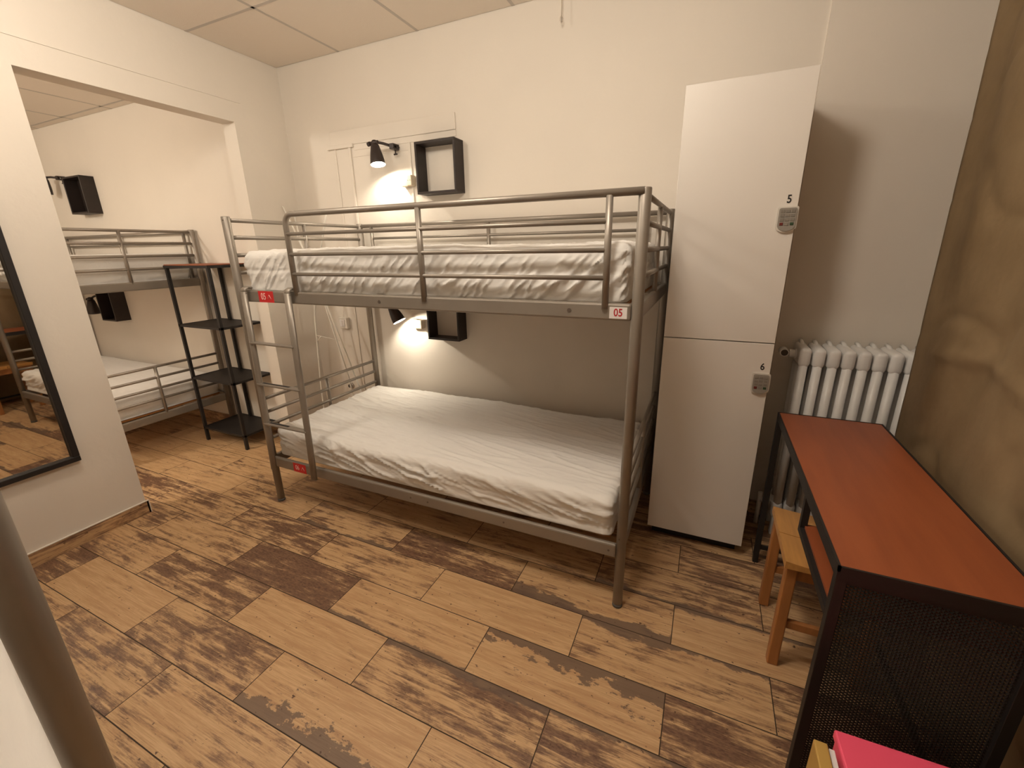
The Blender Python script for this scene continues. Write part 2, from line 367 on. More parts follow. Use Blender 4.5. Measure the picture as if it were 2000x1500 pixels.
# ------------------------------------------------------------------ bunk bed (local frame: x 0..L left to right, y 0..W front to back)
L, W, BH = 2.011, .918, 1.6076
RP = .0198
def silver_box(x0, y0, z0, x1, y1, z1, bev=.006):
    bm = bmesh.new(); box(bm, x0, y0, z0, x1, y1, z1, bev=bev, seg=2); return bm
def make_bunk():
    root = thing('bunk_bed', '', 'bunk bed')
    for px, py in ((0, 0), (L, 0), (0, W), (L, W)):
        bm = bmesh.new(); tube(bm, [(px, py, .012), (px, py, BH - .003), (px, py, BH)], RP, 20, rads=[RP, RP, RP - .002]); p = obj('post', bm, M['silver'], root)
        bm = bmesh.new(); tube(bm, [(px, py, 0), (px, py, .014)], RP + .001, 20); obj('foot_cap', bm, M['foot'], p)
        s = 1 if px == 0 else -1
        for z in (1.59, .335):
            bm = bmesh.new(); tube(bm, [(px + s * RP * .3, py - RP * .9, z), (px + s * RP * .3, py - RP * 1.06, z)], .003, 8)
            obj('screw', bm, M['silver_dark'], p)
    for z0, z1 in ((1.193, 1.251), (.240, .300)):
        for y in (-.016, W - .006):
            r = obj('side_rail', silver_box(RP - .002, y, z0, L - RP + .002, y + .022, z1, .007), M['silver'], root)
            if y < 0:
                for sx in ((.93, 1.78) if z0 > 1 else (.995, 1.095, 1.50, 1.965)):
                    bm = bmesh.new(); tube(bm, [(sx, y + .002, (z0 + z1) / 2), (sx, y - .0015, (z0 + z1) / 2)], .0075 if z0 > 1 else .0045, 12)
                    obj('screw', bm, M['silver_dark'], r)
        for x in (-.010, L - .012):
            obj('end_rail', silver_box(x, RP - .002, z0, x + .022, W - RP + .002, z1, .007), M['silver'], root)
    # guard rail at the front: bent tube with uprights and three thin bars
    yf = -.012; xl = .43
    bm = bmesh.new(); R = .045
    tube(bm, [(xl, yf, 1.235), (xl, yf, 1.597 - R)] + arc((xl + R, yf, 1.597 - R), R, PI, PI / 2, 7)[1:] + [(L, yf, 1.597)], .0125, 14)
    for ux in (1.165, 1.905): tube(bm, [(ux, yf - .002, 1.232), (ux, yf - .002, 1.59)], .0118, 12)
    for z in (1.512, 1.423, 1.334): tube(bm, [(xl, yf - .004, z), (1.905, yf - .004, z)], .0082, 10)
    obj('guard_rail', bm, M['silver'], root)
    bm = bmesh.new(); yr = W + .0
    tube(bm, [(0, yr, 1.592), (L, yr, 1.592)], .0125, 14)
    for ux in (.10, .99, 1.905): tube(bm, [(ux, yr, 1.235), (ux, yr, 1.585)], .011, 12)
    for z in (1.512, 1.423, 1.334): tube(bm, [(.10, yr, z), (1.905, yr, z)], .0082, 10)
    obj('guard_rail', bm, M['silver'], root)
    for x in (0, L):
        for zs, top in (((1.590, 1.508, 1.422, 1.336), 1.235), ((.645, .565, .485, .405), .285)):
            bm = bmesh.new()
            for z in zs: tube(bm, [(x, 0, z), (x, W, z)], .0098, 12)
            tube(bm, [(x, W * .5, top), (x, W * .5, zs[0])], .0105, 12)
            obj('end_panel', bm, M['silver'], root)
    # hook-on ladder
    lad = None
    bm = bmesh.new()
    for i, lx in enumerate((.078, .392)):
        tube(bm, [(lx, -.034, 1.245), (lx, -.042, .9), (lx, -.052, .50), (lx, -.060, .258)], .02, 16, flat=(.020, .0125))
        tube(bm, [(lx, .004, 1.262), (lx, -.016, 1.266), (lx, -.034, 1.258), (lx, -.036, 1.235)], .02, 16, flat=(.020, .007))
    lad = obj('ladder', bm, M['silver'], root)
    for z, y in ((.985, -.040), (.762, -.046), (.535, -.051)):
        bm = bmesh.new(); box(bm, .075, y - .018, z - .005, .395, y + .016, z + .005, bev=.004)
        rg = obj('rung', bm, M['silver'], lad)
        if z < .9:
            bm = bmesh.new()
            random.seed(int(z * 100)); x = .105
            while x < (.30 if z > .6 else .22):
                wdt = random.uniform(.02, .05); box(bm, x, y - .004, z + .005, x + wdt, y + .008, z + .0062); x += wdt - .004
            obj('grip_strip', bm, M['grip'], rg)
    for zt, xs in ((1.2365, 15), (.299, 15)):
        for k in range(xs):
            x = .075 + k * (L - .15) / (xs - 1)
            bm = bmesh.new(); y_ = .03 if k == xs - 1 else .10; box(bm, x - .026, y_, zt - .006, x + .026, W - y_, zt + .006, bev=.002, seg=1)
            obj('slat', bm, M['slat'], root)
    return root
BX, BY = 2.6222, -.9633
bunk = make_bunk()
near_bunk = copy_tree(bunk); alc_bunk = copy_tree(bunk)
bunk.location = (BX - L, BY, 0)
bunk['label'] = 'silver metal bunk bed along the back wall with red and white number stickers'
bunk['group'] = alc_bunk['group'] = near_bunk['group'] = 'silver metal bunk beds'
alc_bunk.location = (-.808 - L, -.312 - W, 0)
alc_bunk['label'] = 'silver metal bunk bed in the alcove behind the black shelf tower'
ang = -math.radians(6)
cR = Matrix.Rotation(ang, 2)
off = cR @ Vector((L, W)); near_bunk.location = (2.170 - off.x, -2.312 - off.y, 0); near_bunk.rotation_euler = (0, 0, ang)
near_bunk['label'] = 'silver bunk bed at bottom left, its dark post crossing close to the camera'
# stickers of the main bunk
def sticker(name, x0, z0, x1, z1, y, m, txt, tm, size, xs=.8, bold=0., dx=0., tname='number'):
    bm = bmesh.new(); box(bm, x0, y - .0008, z0, x1, y, z1)
    s = obj(name, bm, m, bunk)
    t = text_obj(tname, txt, size, tm, Matrix.Translation(((x0 + x1) / 2 + dx, y - .0010, (z0 + z1) / 2)) @ FRONT, s, xs=xs, bold=bold)
    return s
yr_ = -.0162
ox = BX - L
s1 = sticker('number_sticker', .772 - ox, 1.1945, .880 - ox, 1.250, yr_, M['red'], '05', M['fadedink'], .047, xs=.75, dx=-.018)
s1['label'] = 'red sticker with pale number and arrow'
s2 = sticker('number_sticker', 2.533 - ox, 1.2005, 2.592 - ox, 1.2395, yr_, M['white'], '05', M['redink'], .036, xs=.85, bold=.0006)
s2['label'] = 'white sticker with red number'
s3 = sticker('number_sticker', .795 - ox, .2430, .893 - ox, .2975, yr_, M['red'], '06', M['fadedink'], .040, xs=.75, dx=-.018)
s3['label'] = 'red sticker with pale number and arrow'
for s, cx0, cz0 in ((s1, .850 - ox, 1.222), (s3, .868 - ox, .270)):
    bm = bmesh.new()
    tube(bm, [(cx0 - .012, yr_ - .0012, cz0 - .010), (cx0, yr_ - .0012, cz0 + .010), (cx0 + .012, yr_ - .0012, cz0 - .010)], .0013, 6)
    obj('arrow', bm, M['fadedink'], s)

# ------------------------------------------------------------------ mattresses in fitted sheets
def mattress(name, label, loc, rz, lx, ly, h, seed, theta, group, amp=1., step=.0125, sag=0., tuck=.02):
    """rounded box grid with wrinkles pushed into the geometry; local origin at the front-left-bottom corner"""
    r = .038
    def axis(l):
        n = max(2, int(round((l - 2 * r) / step))); core = [r + (l - 2 * r) * i / n for i in range(n + 1)]
        e = [r * (1 - math.cos(PI / 2 * i / 5)) for i in range(5)]
        return e + core + [l - v for v in e[::-1]]
    X, Y, Z = axis(lx), axis(ly), axis(h)
    nx, ny, nz = len(X) - 1, len(Y) - 1, len(Z) - 1
    bm = bmesh.new(); vd = {}
    off = Vector((seed * 7.1, seed * 3.3, seed * 1.7))
    ct, st = math.cos(theta), math.sin(theta)
    def ridge(v): return (1 - min(1, abs(v) * 4.6)) ** 1.6
    def vert(i, j, k):
        key = (i, j, k)
        if key in vd: return vd[key]
        p = Vector((X[i], Y[j], Z[k]))
        q = Vector((min(max(p.x, r), lx - r), min(max(p.y, r), ly - r), min(max(p.z, r), h - r)))
        # cube-surface point to rounded surface
        d = p - q
        if d.length < 1e-9:
            d = Vector((0, 0, 1 if k == nz else -1))
        n = d.normalized(); s = q + n * r
        if n.z < 0 and (abs(n.x) + abs(n.y)) > .02:          # the lower edge is squarer than the upper one
            hd = Vector((n.x, n.y, 0)).normalized(); s = q + hd * r * min(1, 1.25 * math.hypot(n.x, n.y) ** .35) + Vector((0, 0, n.z * r))
        side = 1 - abs(n.z)
        P = s + off
        t = 0.
        if side > .2:
            along = s.x if abs(n.y) > .5 else s.y
            a = along * ct + s.z * st; b = -along * st + s.z * ct      # a: along the crease, b: across it
            w1 = noise.noise(Vector((a * 3.5 + seed, b * 27, seed * 2.1)))
            w2 = noise.noise(Vector((a * 5 + 9 + seed, b * 48, seed)))
            m = .35 + .65 * max(0, min(1, noise.noise(Vector((along * 2.1 + seed * 4, s.z * 6, 3.3))) * 1.6 + .6))
            t += side * amp * m * (.0085 * ridge(w1) + .0035 * ridge(w2) - .003)
            t += side * amp * .010 * noise.noise(Vector((along * 2.2, s.z * 7 + 1.5, seed)))
            zz = (s.z - h * .52) / .008
            t -= side * .0035 * math.exp(-zz * zz)
        if n.z > .2:
            t += n.z * amp * (.006 * noise.noise(Vector((s.x * 2.1, s.y * 5.5, seed * 5.)))
                              + .0032 * ridge(noise.noise(Vector((s.x * 2.4 + s.y * 1.2, s.y * 15 + s.x * 2.5, seed + .5))))
                              + .0018 * ridge(noise.noise(Vector((s.x * 4. - s.y * 2, s.y * 30 + s.x * 5, seed + 2.5)))))
        s = s + n * t
        # the bottom is tucked in under the edge
        kk = max(0, 1 - s.z / (h * .45)); tk = tuck * kk * kk * (1 + .8 * noise.noise(Vector((s.x * 9, s.y * 9, seed))))
        if abs(n.y) > .3: s.y += tk * (1 if n.y < 0 else -1)
        if abs(n.x) > .3: s.x += tk * (1 if n.x < 0 else -1)
        if sag: s.z -= sag * math.sin(PI * min(max(s.x / lx, 0), 1)) * (s.z / h) * .5
        v = bm.verts.new(s); vd[key] = v; return v
    def quad(a, b, c, d):
        f = bm.faces.new((a, b, c, d)); f.smooth = True
    for i in range(nx):
        for j in range(ny):
            quad(vert(i, j, nz), vert(i + 1, j, nz), vert(i + 1, j + 1, nz), vert(i, j + 1, nz))
            quad(vert(i, j, 0), vert(i, j + 1, 0), vert(i + 1, j + 1, 0), vert(i + 1, j, 0))
    for i in range(nx):
        for k in range(nz):
            quad(vert(i, 0, k), vert(i + 1, 0, k), vert(i + 1, 0, k + 1), vert(i, 0, k + 1))
            quad(vert(i, ny, k), vert(i, ny, k + 1), vert(i + 1, ny, k + 1), vert(i + 1, ny, k))
    for j in range(ny):
        for k in range(nz):
            quad(vert(0, j, k), vert(0, j, k + 1), vert(0, j + 1, k + 1), vert(0, j + 1, k))
            quad(vert(nx, j, k), vert(nx, j + 1, k), vert(nx, j + 1, k + 1), vert(nx, j, k + 1))
    o = obj(name, bm, M['sheet']); o.location = loc; o.rotation_euler = (0, 0, rz)
    return tag(o, label, 'mattress', group)
G = 'mattresses in white fitted sheets'
mattress('mattress', 'white sheeted mattress on the upper bunk of the bed with number stickers', (ox + .035, BY + .019, 1.2450), 0, L - .075, W - .044, .199, 1.3, math.radians(48), G, amp=1.8, step=.0065, tuck=.006)
mattress('mattress', 'white sheeted mattress on the lower bunk of the bed with number stickers', (ox + .038, BY + .009, .3085), 0, L - .076, W - .040, .166, 2.7, math.radians(-16), G, amp=1.9, step=.0065, tuck=.004)
ax, ay = -.808 - L, -.312 - W
mattress('mattress', 'white sheeted mattress on the upper bunk in the alcove', (ax + .038, ay + .022, 1.2450), 0, L - .078, W - .048, .192, 4.1, math.radians(8), G, amp=.7, step=.02)
mattress('mattress', 'white sheeted mattress on the lower bunk in the alcove', (ax + .038, ay + .012, .3085), 0, L - .072, W - .030, .166, 5.9, math.radians(8), G, amp=.8, step=.02)
a2 = -math.radians(8.5)
o2 = Matrix.Rotation(a2, 2) @ Vector((L - .09, W - .02))
mattress('mattress', 'white sheeted mattress edge at the bottom left corner, on the bed nearest the camera', (2.115 - o2.x, -2.318 - o2.y, .3065), a2, L - .09, W - .02, .175, 7.7, math.radians(10), G, amp=.6, step=.016, tuck=.01)

# ------------------------------------------------------------------ clamp spotlights
def frame_to(loc, direction):
    q = Vector(direction).to_track_quat('-Z', 'Y'); return Matrix.Translation(loc) @ q.to_matrix().to_4x4()
def clamp_lamp(label, top, direction, wallpt, lit, scale=1., knob=-1):
    """bell shaped shade hanging from a jointed arm whose clamp bites a bracket on the wall"""
    base = Vector(wallpt)
    t = thing('clamp_spotlight', label, 'wall lamp', tuple(base), group='dark clamp spotlights')
    inv = Matrix.Translation(-base)
    F = inv @ frame_to(top, direction) @ Matrix.Scale(scale, 4)
    bm = bmesh.new()
    prof = [(.0, .0), (.020, -.001), (.028, -.006), (.033, -.022), (.037, -.040), (.042, -.062), (.047, -.085), (.051, -.110), (.054, -.135), (.0555, -.150)]
    lathe(bm, prof + [(.0535, -.150)] + [(r - .002, z) for r, z in prof[::-1][1:-3]], F, 40)
    sh = obj('lamp_shade', bm, M['lampblack'], t)
    bm = bmesh.new(); lathe(bm, [(.0532, -.149), (.0515, -.135), (.0485, -.110), (.0445, -.085), (.0395, -.062), (.026, -.05), (.0, -.05)], F, 40)
    obj('shade_lining', bm, M['lampin'], sh)
    bm = bmesh.new()
    if lit: lathe(bm, [(.0, -.122), (.026, -.120), (.036, -.110), (.038, -.098), (.028, -.070), (.014, -.052)], F, 24)
    else: lathe(bm, [(.0, -.118), (.018, -.112), (.026, -.095), (.022, -.07), (.012, -.052)], F, 24)
    obj('bulb', bm, M['bulb'] if lit else M['bulboff'], t)
    if lit:
        g = frame_to(top, direction) @ Vector((0, 0, -.128 * scale)); pl = point_light('clamp_lamp_light', tuple(g), 8.0 if top[2] > 1.5 else 7.5, .012, (1, .90, .74))
    # joint, arm, clamp
    bm = bmesh.new()
    lathe(bm, [(0, .026), (.017, .024), (.023, .014), (.023, .0), (.019, -.004)], F, 20)
    a = Vector(top) - base
    tube(bm, [a + Vector((-.030, -.004, .004)), a + Vector((.028, -.002, .008))], .011, 12)
    obj('swivel_joint', bm, M['lampblack'], t)
    bm = bmesh.new(); tube(bm, [a + Vector((-.048, -.005, .000)), a + Vector((-.030, -.004, .004))], .013, 12)
    obj('knob', bm, M['lampblack'], t)
    c = Vector((0, -.045, 0))
    bm = bmesh.new(); tube(bm, [a + Vector((.012, 0, .010)), a * .55 + c * .45 + Vector((0, 0, .012)), c + Vector((0, .0, .004))], .0085, 12)
    obj('arm', bm, M['lampblack'], t)
    bm = bmesh.new()
    box(bm, -.016, -.062, -.012, .016, -.006, -.002, bev=.003); box(bm, -.016, -.062, .010, .016, -.006, .020, bev=.003)
    box(bm, -.016, -.066, -.012, .016, -.054, .020, bev=.003)
    tube(bm, [(0, -.028, -.034), (0, -.028, -.008)], .004, 10); tube(bm, [(-.012, -.028, -.036), (.012, -.028, -.036)], .005, 10)
    box(bm, -.012, -.030, .0, .012, .0, .009)
    obj('clamp', bm, M['lampblack'], t)
    return t
clamp_lamp('dark clamp spotlight, lit, on the wall above the upper bunk left of the box shelf', (.862, -.105, 2.062), (.20, -.12, -1.0), (.955, 0, 2.045), True, .82)
clamp_lamp('dark clamp spotlight, lit, half hidden under the upper bunk rail', (.868, -.115, 1.075), (.48, .06, -.90), (.955, 0, 1.075), True, .82)
clamp_lamp('unlit clamp spotlight in the alcove above the upper bunk', (-2.600, AY - .10, 2.085), (-.30, -.06, -1.0), (-2.49, AY, 2.085), False, .82)
clamp_lamp('unlit clamp spotlight in the alcove above the lower bunk', (-2.465, AY - .09, 1.035), (-.10, 0, -1.0), (-2.40, AY, 1.07), False, .88)

# ------------------------------------------------------------------ open box shelves
def box_shelf(label, x0, x1, z0, z1, ywall, d=.10, th=.013, back=False):
    t = thing('box_shelf', label, 'shelf', ((x0 + x1) / 2, ywall, z0), group='black box shelves')
    w = (x1 - x0) / 2; h = z1 - z0
    for nm, b in (('top_panel', (-w, -d, h - th, w, 0, h)), ('bottom_panel', (-w, -d, 0, w, 0, th)),
                  ('side_panel', (-w, -d, th, -w + th, 0, h - th)), ('side_panel', (w - th, -d, th, w, 0, h - th))):
        bm = bmesh.new(); box(bm, *b, bev=.0012, seg=1); obj(nm, bm, M['darkwood'], t)
    if back:
        bm = bmesh.new(); box(bm, -w + th, -.006, th, w - th, 0, h - th); obj('back_panel', bm, M['darkwood'], t)
    return t
box_shelf('black open box shelf on the wall above the upper bunk by the lit spotlight', 1.150, 1.428, 1.757, 2.044, 0)
box_shelf('black open box shelf low on the wall, partly hidden by the upper bunk rail', 1.149, 1.392, .856, 1.132, 0)
box_shelf('black box shelf in the alcove above the upper bunk', -2.312, -2.030, 1.778, 2.074, AY, back=True)
box_shelf('black box shelf in the alcove above the lower bunk', -2.295, -2.055, .850, 1.140, AY, .115, back=True)

# ------------------------------------------------------------------ sockets
def socket(label, x0, x1, z0, z1, d=.045, split=True):
    t = thing('wall_socket', label, 'socket', ((x0 + x1) / 2, 0, (z0 + z1) / 2), group='cream surface mounted wall sockets')
    w = (x1 - x0) / 2; h = (z1 - z0) / 2
    bm = bmesh.new(); box(bm, -w, -d * .75, -h, .004, 0, h, bev=.004); obj('socket_box', bm, M['socket'], t)
    bm = bmesh.new(); box(bm, .008, -d, -h * .95, w, 0, h * .95, bev=.005)
    for s in (-.008, .008): tube(bm, [(w * .55 + s, -d - .0008, 0), (w * .55 + s, -d + .001, 0)], .0025, 8, mi=1)
    obj('socket_front', bm, [M['socket'], M['ink']], t)
socket('cream wall socket left of the upper box shelf', .985, 1.072, 1.818, 1.884)
socket('cream wall socket left of the lower box shelf', .965, 1.060, .908, .972)
t = thing('light_switch', 'white surface light switch low on the back wall behind the white sticks', 'light switch', (.325, 0, .908))
bm = bmesh.new(); box(bm, -.040, -.034, -.042, .040, 0, .042, bev=.004); obj('switch_box', bm, M['wall'], t)
bm = bmesh.new(); box(bm, -.022, -.040, -.026, .022, -.032, .026, bev=.003); obj('rocker', bm, M['white'], t)
t = thing('floor_socket', 'dark round socket on the back wall just above the lower mattress', 'socket', (.300, 0, .40))
bm = bmesh.new(); tube(bm, [(0, -.001, 0), (0, -.010, 0)], .024, 20); obj('socket_plate', bm, M['lockbody'], t)
bm = bmesh.new(); tube(bm, [(0, -.010, 0), (0, -.028, 0)], .013, 16); obj('plug', bm, M['recess'], t)

# ------------------------------------------------------------------ white stick coat stand in the corner
t = thing('coat_stand', 'white coat stand of thin crossed branches in the corner behind the bunk bed', 'coat stand', (.30, -.15, 0))
def branch(name, pts, r):
    bm = bmesh.new(); P = []
    for a, b in zip(pts[:-1], pts[1:]):
        for i in range(5): P.append(Vector(a).lerp(Vector(b), i / 5))
    P.append(Vector(pts[-1])); base = Vector((.30, -.15, 0))
    P = [p - base + Vector((.002 * noise.noise(p * 6), .002 * noise.noise(p * 6 + Vector((5, 5, 5))), 0)) for p in P]
    tube(bm, P, r, 10, rads=[r * (.75 + .25 * i / len(P)) for i in range(len(P))]); return obj(name, bm, M['rod'], t)
branch('pole', [(.027, -.15, 1.745), (.164, -.15, 1.457), (.322, -.15, 1.044), (.528, -.15, .455), (.572, -.15, 0)], .0078)
pb = branch('pole', [(.448, -.165, 1.675), (.345, -.165, 1.437), (.250, -.165, 1.20), (.195, -.165, .975), (.150, -.165, .45), (.135, -.165, 0)], .0068)
branch('pole', [(.095, -.128, 1.716), (.137, -.130, 1.45), (.26, -.125, 1.10), (.36, -.08, .5), (.40, -.05, 0)], .0068)
bm = bmesh.new(); tube(bm, [(-.122, -.015, .787), (-.065, -.020, .825)], .003, 8); obj('twig', bm, M['rod'], pb)
bm = bmesh.new(); tube(bm, [(-.12, -.015, .83), (.0, -.005, .815), (.09, 0, .80)], .0022, 8); obj('cord', bm, M['rod'], pb)

# ------------------------------------------------------------------ shelf tower by the alcove
t = thing('shelf_tower', 'slim black metal shelf tower with a brown top beside the alcove opening', 'shelf', (-.47, -.45, 0))
x0, x1, y0, y1 = -.245, .245, -.150, .160
for x, y in ((x0, y0), (x1, y0), (x0 + .125, y1)):
    bm = bmesh.new(); s = .0105; sx = s if x < 0 else -s; sy = s if y < 0 else -s
    box(bm, min(x, x + 2 * sx), min(y, y + 2 * sy), 0, max(x, x + 2 * sx), max(y, y + 2 * sy), 1.34, bev=.001, seg=1); obj('leg', bm, M['black'], t)
bm = bmesh.new(); box(bm, x0 - .004, y0 - .004, 1.338, x1 + .004, y1 + .004, 1.356, bev=.001, seg=1); tp = obj('top_frame', bm, M['black'], t)
bm = bmesh.new(); box(bm, x0, y0, 1.3555, x1, y1, 1.362, bev=.001, seg=1); obj('top_panel', bm, M['desk'], tp)
for z in (.935, .530, .118):
    bm = bmesh.new(); box(bm, x0 + .003, y0 + .003, z - .010, x1 - .003, y1 - .003, z - .002)
    for q in ((x0, y0, x1, y0 + .012), (x0, y1 - .012, x1, y1), (x0, y0 + .012, x0 + .012, y1 - .012), (x1 - .012, y0 + .012, x1, y1 - .012)):
        box(bm, q[0], q[1], z - .016, q[2], q[3], z)
    obj('shelf_board', bm, M['black'], t)

# ------------------------------------------------------------------ mirror on the left wall
t = thing('wall_mirror', 'tall black framed mirror hanging on the left wall', 'mirror', (0, -1.863, .445))
w2, h2, d2, fw = .30, 1.50, .032, .026
bm = bmesh.new()
for b in ((0, -w2, 0, d2, w2, fw), (0, -w2, h2 - fw, d2, w2, h2), (0, -w2, fw, d2, -w2 + fw, h2 - fw), (0, w2 - fw, fw, d2, w2, h2 - fw)):
    box(bm, *b, bev=.002, seg=1)
obj('frame', bm, M['black'], t)
bm = bmesh.new(); box(bm, .004, -w2 + fw, fw, .012, w2 - fw, h2 - fw); obj('mirror_glass', bm, M['mirror'], t)

# ------------------------------------------------------------------ locker
LX0, LX1, LY, LZ0, LZM, LZ1 = 2.6736, 3.1034, -.4473, .0594, 1.043, 2.017
t = thing('locker', 'tall pale two-door locker numbered 5 and 6 beside the radiator', 'locker', ((LX0 + LX1) / 2, -.22, 0))
lw = (LX1 - LX0) / 2; ly0 = LY + .22
bm = bmesh.new()
box(bm, -lw, ly0 + .019, .055, -lw + .018, .215, LZ1); box(bm, lw - .018, ly0 + .019, .055, lw, .215, LZ1)
box(bm, -lw + .018, .205, .055, lw - .018, .215, LZ1)
for z in (.055, LZM - .009, LZ1 - .018): box(bm, -lw + .018, ly0 + .019, z, lw - .018, .205, z + .018)
obj('body', bm, M['lockbody'], t)
bm = bmesh.new(); box(bm, -lw + .02, ly0 + .05, 0, lw - .02, .20, .055); obj('plinth', bm, M['ink'], t)
for z0, z1, num, kz in ((LZM + .002, LZ1, '5', 1.5205), (LZ0, LZM - .002, '6', .871)):
    bm = bmesh.new(); box(bm, -lw, ly0, z0, lw, ly0 + .018, z1, bev=.0012, seg=1)
    d = obj('door', bm, M['locker'], t)
    kx = 3.0735 - (LX0 + LX1) / 2; ky = ly0
    def dshape(bm, w, h, r, y0, y1, mi=0, bulge=.022):
        pts = [(-w + r, h), (w - r, h)]
        pts = [(-w, h - r)] + [(-w + r - r * math.cos(a), h - r + r * math.sin(a)) for a in (.4, .8, 1.2)] + [(-w + r, h), (w - r, h)] + \
              [(w - r + r * math.sin(a), h - r + r * math.cos(a)) for a in (.4, .8, 1.2)] + [(w, h - r)] + \
              [(w * math.cos(a), -h + bulge - bulge * math.sin(a)) for a in [PI / 2 * i / 8 for i in range(9)]] + \
              [(-w * math.cos(a), -h + bulge - bulge * math.sin(a)) for a in [PI / 2 * i / 8 for i in range(7, -1, -1)]]
        A = [bm.verts.new((x, y0, z)) for x, z in pts]; B = [bm.verts.new((x, y1, z)) for x, z in pts]
        bm.faces.new(A).material_index = mi; bm.faces.new(B[::-1]).material_index = mi
        for i in range(len(pts)): bm.faces.new((A[i], A[(i + 1) % len(pts)], B[(i + 1) % len(pts)], B[i])).material_index = mi
    bm = bmesh.new(); dshape(bm, .034, .046, .008, -.010, 0); dshape(bm, .029, .041, .007, -.015, -.009, 1)
    for r_ in range(4):
        for c_ in range(3):
            x = (c_ - 1) * .017; z = .029 - r_ * .0150
            mi = 2
            if r_ == 3: mi = (3, 2, 4)[c_]
            s_ = .0058 if mi != 2 else .0068
            box(bm, x - s_, -.0168, z - .0052, x + s_, -.0148, z + .0052, bev=.0008, seg=1, mi=mi)
    bmesh.ops.translate(bm, verts=bm.verts, vec=(kx, ky, kz))
    k = obj('keypad_lock', bm, [M['keypadshell'], M['keypad'], M['key'], M['keyred'], M['keygreen']], d)
    text_obj('number', num, .040, M['ink'], Matrix.Translation((3.0728 - (LX0 + LX1) / 2, ky - .0006, kz + .0715)) @ FRONT, d, xs=.84, bold=.0007)

# ------------------------------------------------------------------ cast iron radiator
t = thing('radiator', 'white cast iron column radiator against the back wall behind the desk', 'radiator', (3.46, -.125, 0))
nsec = 9; sp = .0545
for s in range(nsec):
    cx0 = 3.262 + s * sp - 3.46
    bm = bmesh.new()
    for cy0 in (-.068, 0.0, .068):
        tube(bm, [(cx0, cy0, .175), (cx0, cy0, .93)], .02, 14, flat=(.0155, .021) if False else None, rads=[.0185, .0185])
    for z, h in ((.940, .045), (.150, .045)):
        vs = box(bm, cx0 - .0235, -.088, z - h, cx0 + .0235, .088, z + h, bev=.0185, seg=5)
    tube(bm, [(cx0 - .0275, 0, .940), (cx0 + .0275, 0, .940)], .024, 16); tube(bm, [(cx0 - .0275, 0, .150), (cx0 + .0275, 0, .150)], .024, 16)
    if s == 0: box(bm, cx0 - .009, -.066, .15, cx0 + .009, .066, .94)
    # little crest on the top of each section
    tube(bm, [(cx0, .00, .972), (cx0, .045, .988), (cx0, .080, .990)], .009, 10)
    if s in (0, nsec - 1):
        for yy in (-.06, .06): box(bm, cx0 - .012, yy - .018, 0, cx0 + .012, yy + .018, .13, bev=.004)
    for f in bm.faces: f.smooth = True
    o = obj('radiator_section', bm, M['radiator'], t)
bm = bmesh.new(); x_ = 3.235 - 3.46
tube(bm, [(x_, 0, .940), (x_ - .02, 0, .940), (x_ - .024, 0, .940)], .019, 16); tube(bm, [(x_ - .024, 0, .94), (x_ - .05, -.0, .94)], .009, 12)
obj('end_plug', bm, M['radiator'], t)
bm = bmesh.new(); tube(bm, [(x_ - .045, .035, .945), (x_ - .045, -.020, .945)], .0185, 20); v = obj('valve', bm, M['radiator'], t)
bm = bmesh.new(); tube(bm, [(x_ - .045, -.0195, .945), (x_ - .045, -.0215, .945)], .0145, 20); obj('valve_face', bm, M['recess'], v)
bm = bmesh.new(); tube(bm, [(x_ + .01, 0, .150), (x_ - .04, 0, .150)], .013, 12); tube(bm, [(x_ - .04, 0, .19), (x_ - .04, 0, .005)], .011, 12); obj('lower_valve', bm, M['radiator'], t)

# ------------------------------------------------------------------ desk
DX0, DX1, DY0, DY1, DZ = 3.157, 3.512, -.438, -1.432, .750
t = thing('desk', 'black metal desk with a reddish brown top standing against the curtain', 'desk', ((DX0 + DX1) / 2, (DY0 + DY1) / 2, 0))
bx_, by_ = (DX0 + DX1) / 2, (DY0 + DY1) / 2; hw, hl = (DX1 - DX0) / 2, (DY0 - DY1) / 2
bm = bmesh.new(); box(bm, -hw + .006, -hl + .006, DZ - .012, hw - .006, hl - .006, DZ, bev=.001, seg=1); obj('desk_top', bm, M['desk'], t)
bm = bmesh.new()
for b in ((-hw, -hl, hw, -hl + .022), (-hw, hl - .022, hw, hl), (-hw, -hl + .022, -hw + .022, hl - .022), (hw - .022, -hl + .022, hw, hl - .022)):
    box(bm, b[0], b[1], DZ - .032, b[2], b[3], DZ - .0125)
for b in ((-hw, -hl, hw, -hl + .0055), (-hw, hl - .0055, hw, hl), (-hw, -hl, -hw + .0055, hl), (hw - .0055, -hl, hw, hl)):
    box(bm, b[0], b[1], DZ - .0125, b[2], b[3], DZ + .001)
obj('top_frame', bm, M['black'], t)
for x in (-hw, hw - .022):
    for y in (-hl, hl - .022):
        bm = bmesh.new(); box(bm, x, y, 0, x + .022, y + .022, DZ - .03, bev=.001, seg=1); obj('leg', bm, M['black'], t)
bm = bmesh.new()
for y in (-hl, hl - .022): box(bm, -hw + .022, y + .003, .075, hw - .022, y + .019, .091)
box(bm, hw - .019, -hl + .022, .075, hw - .003, hl - .022, .091)
obj('lower_bar', bm, M['black'], t)
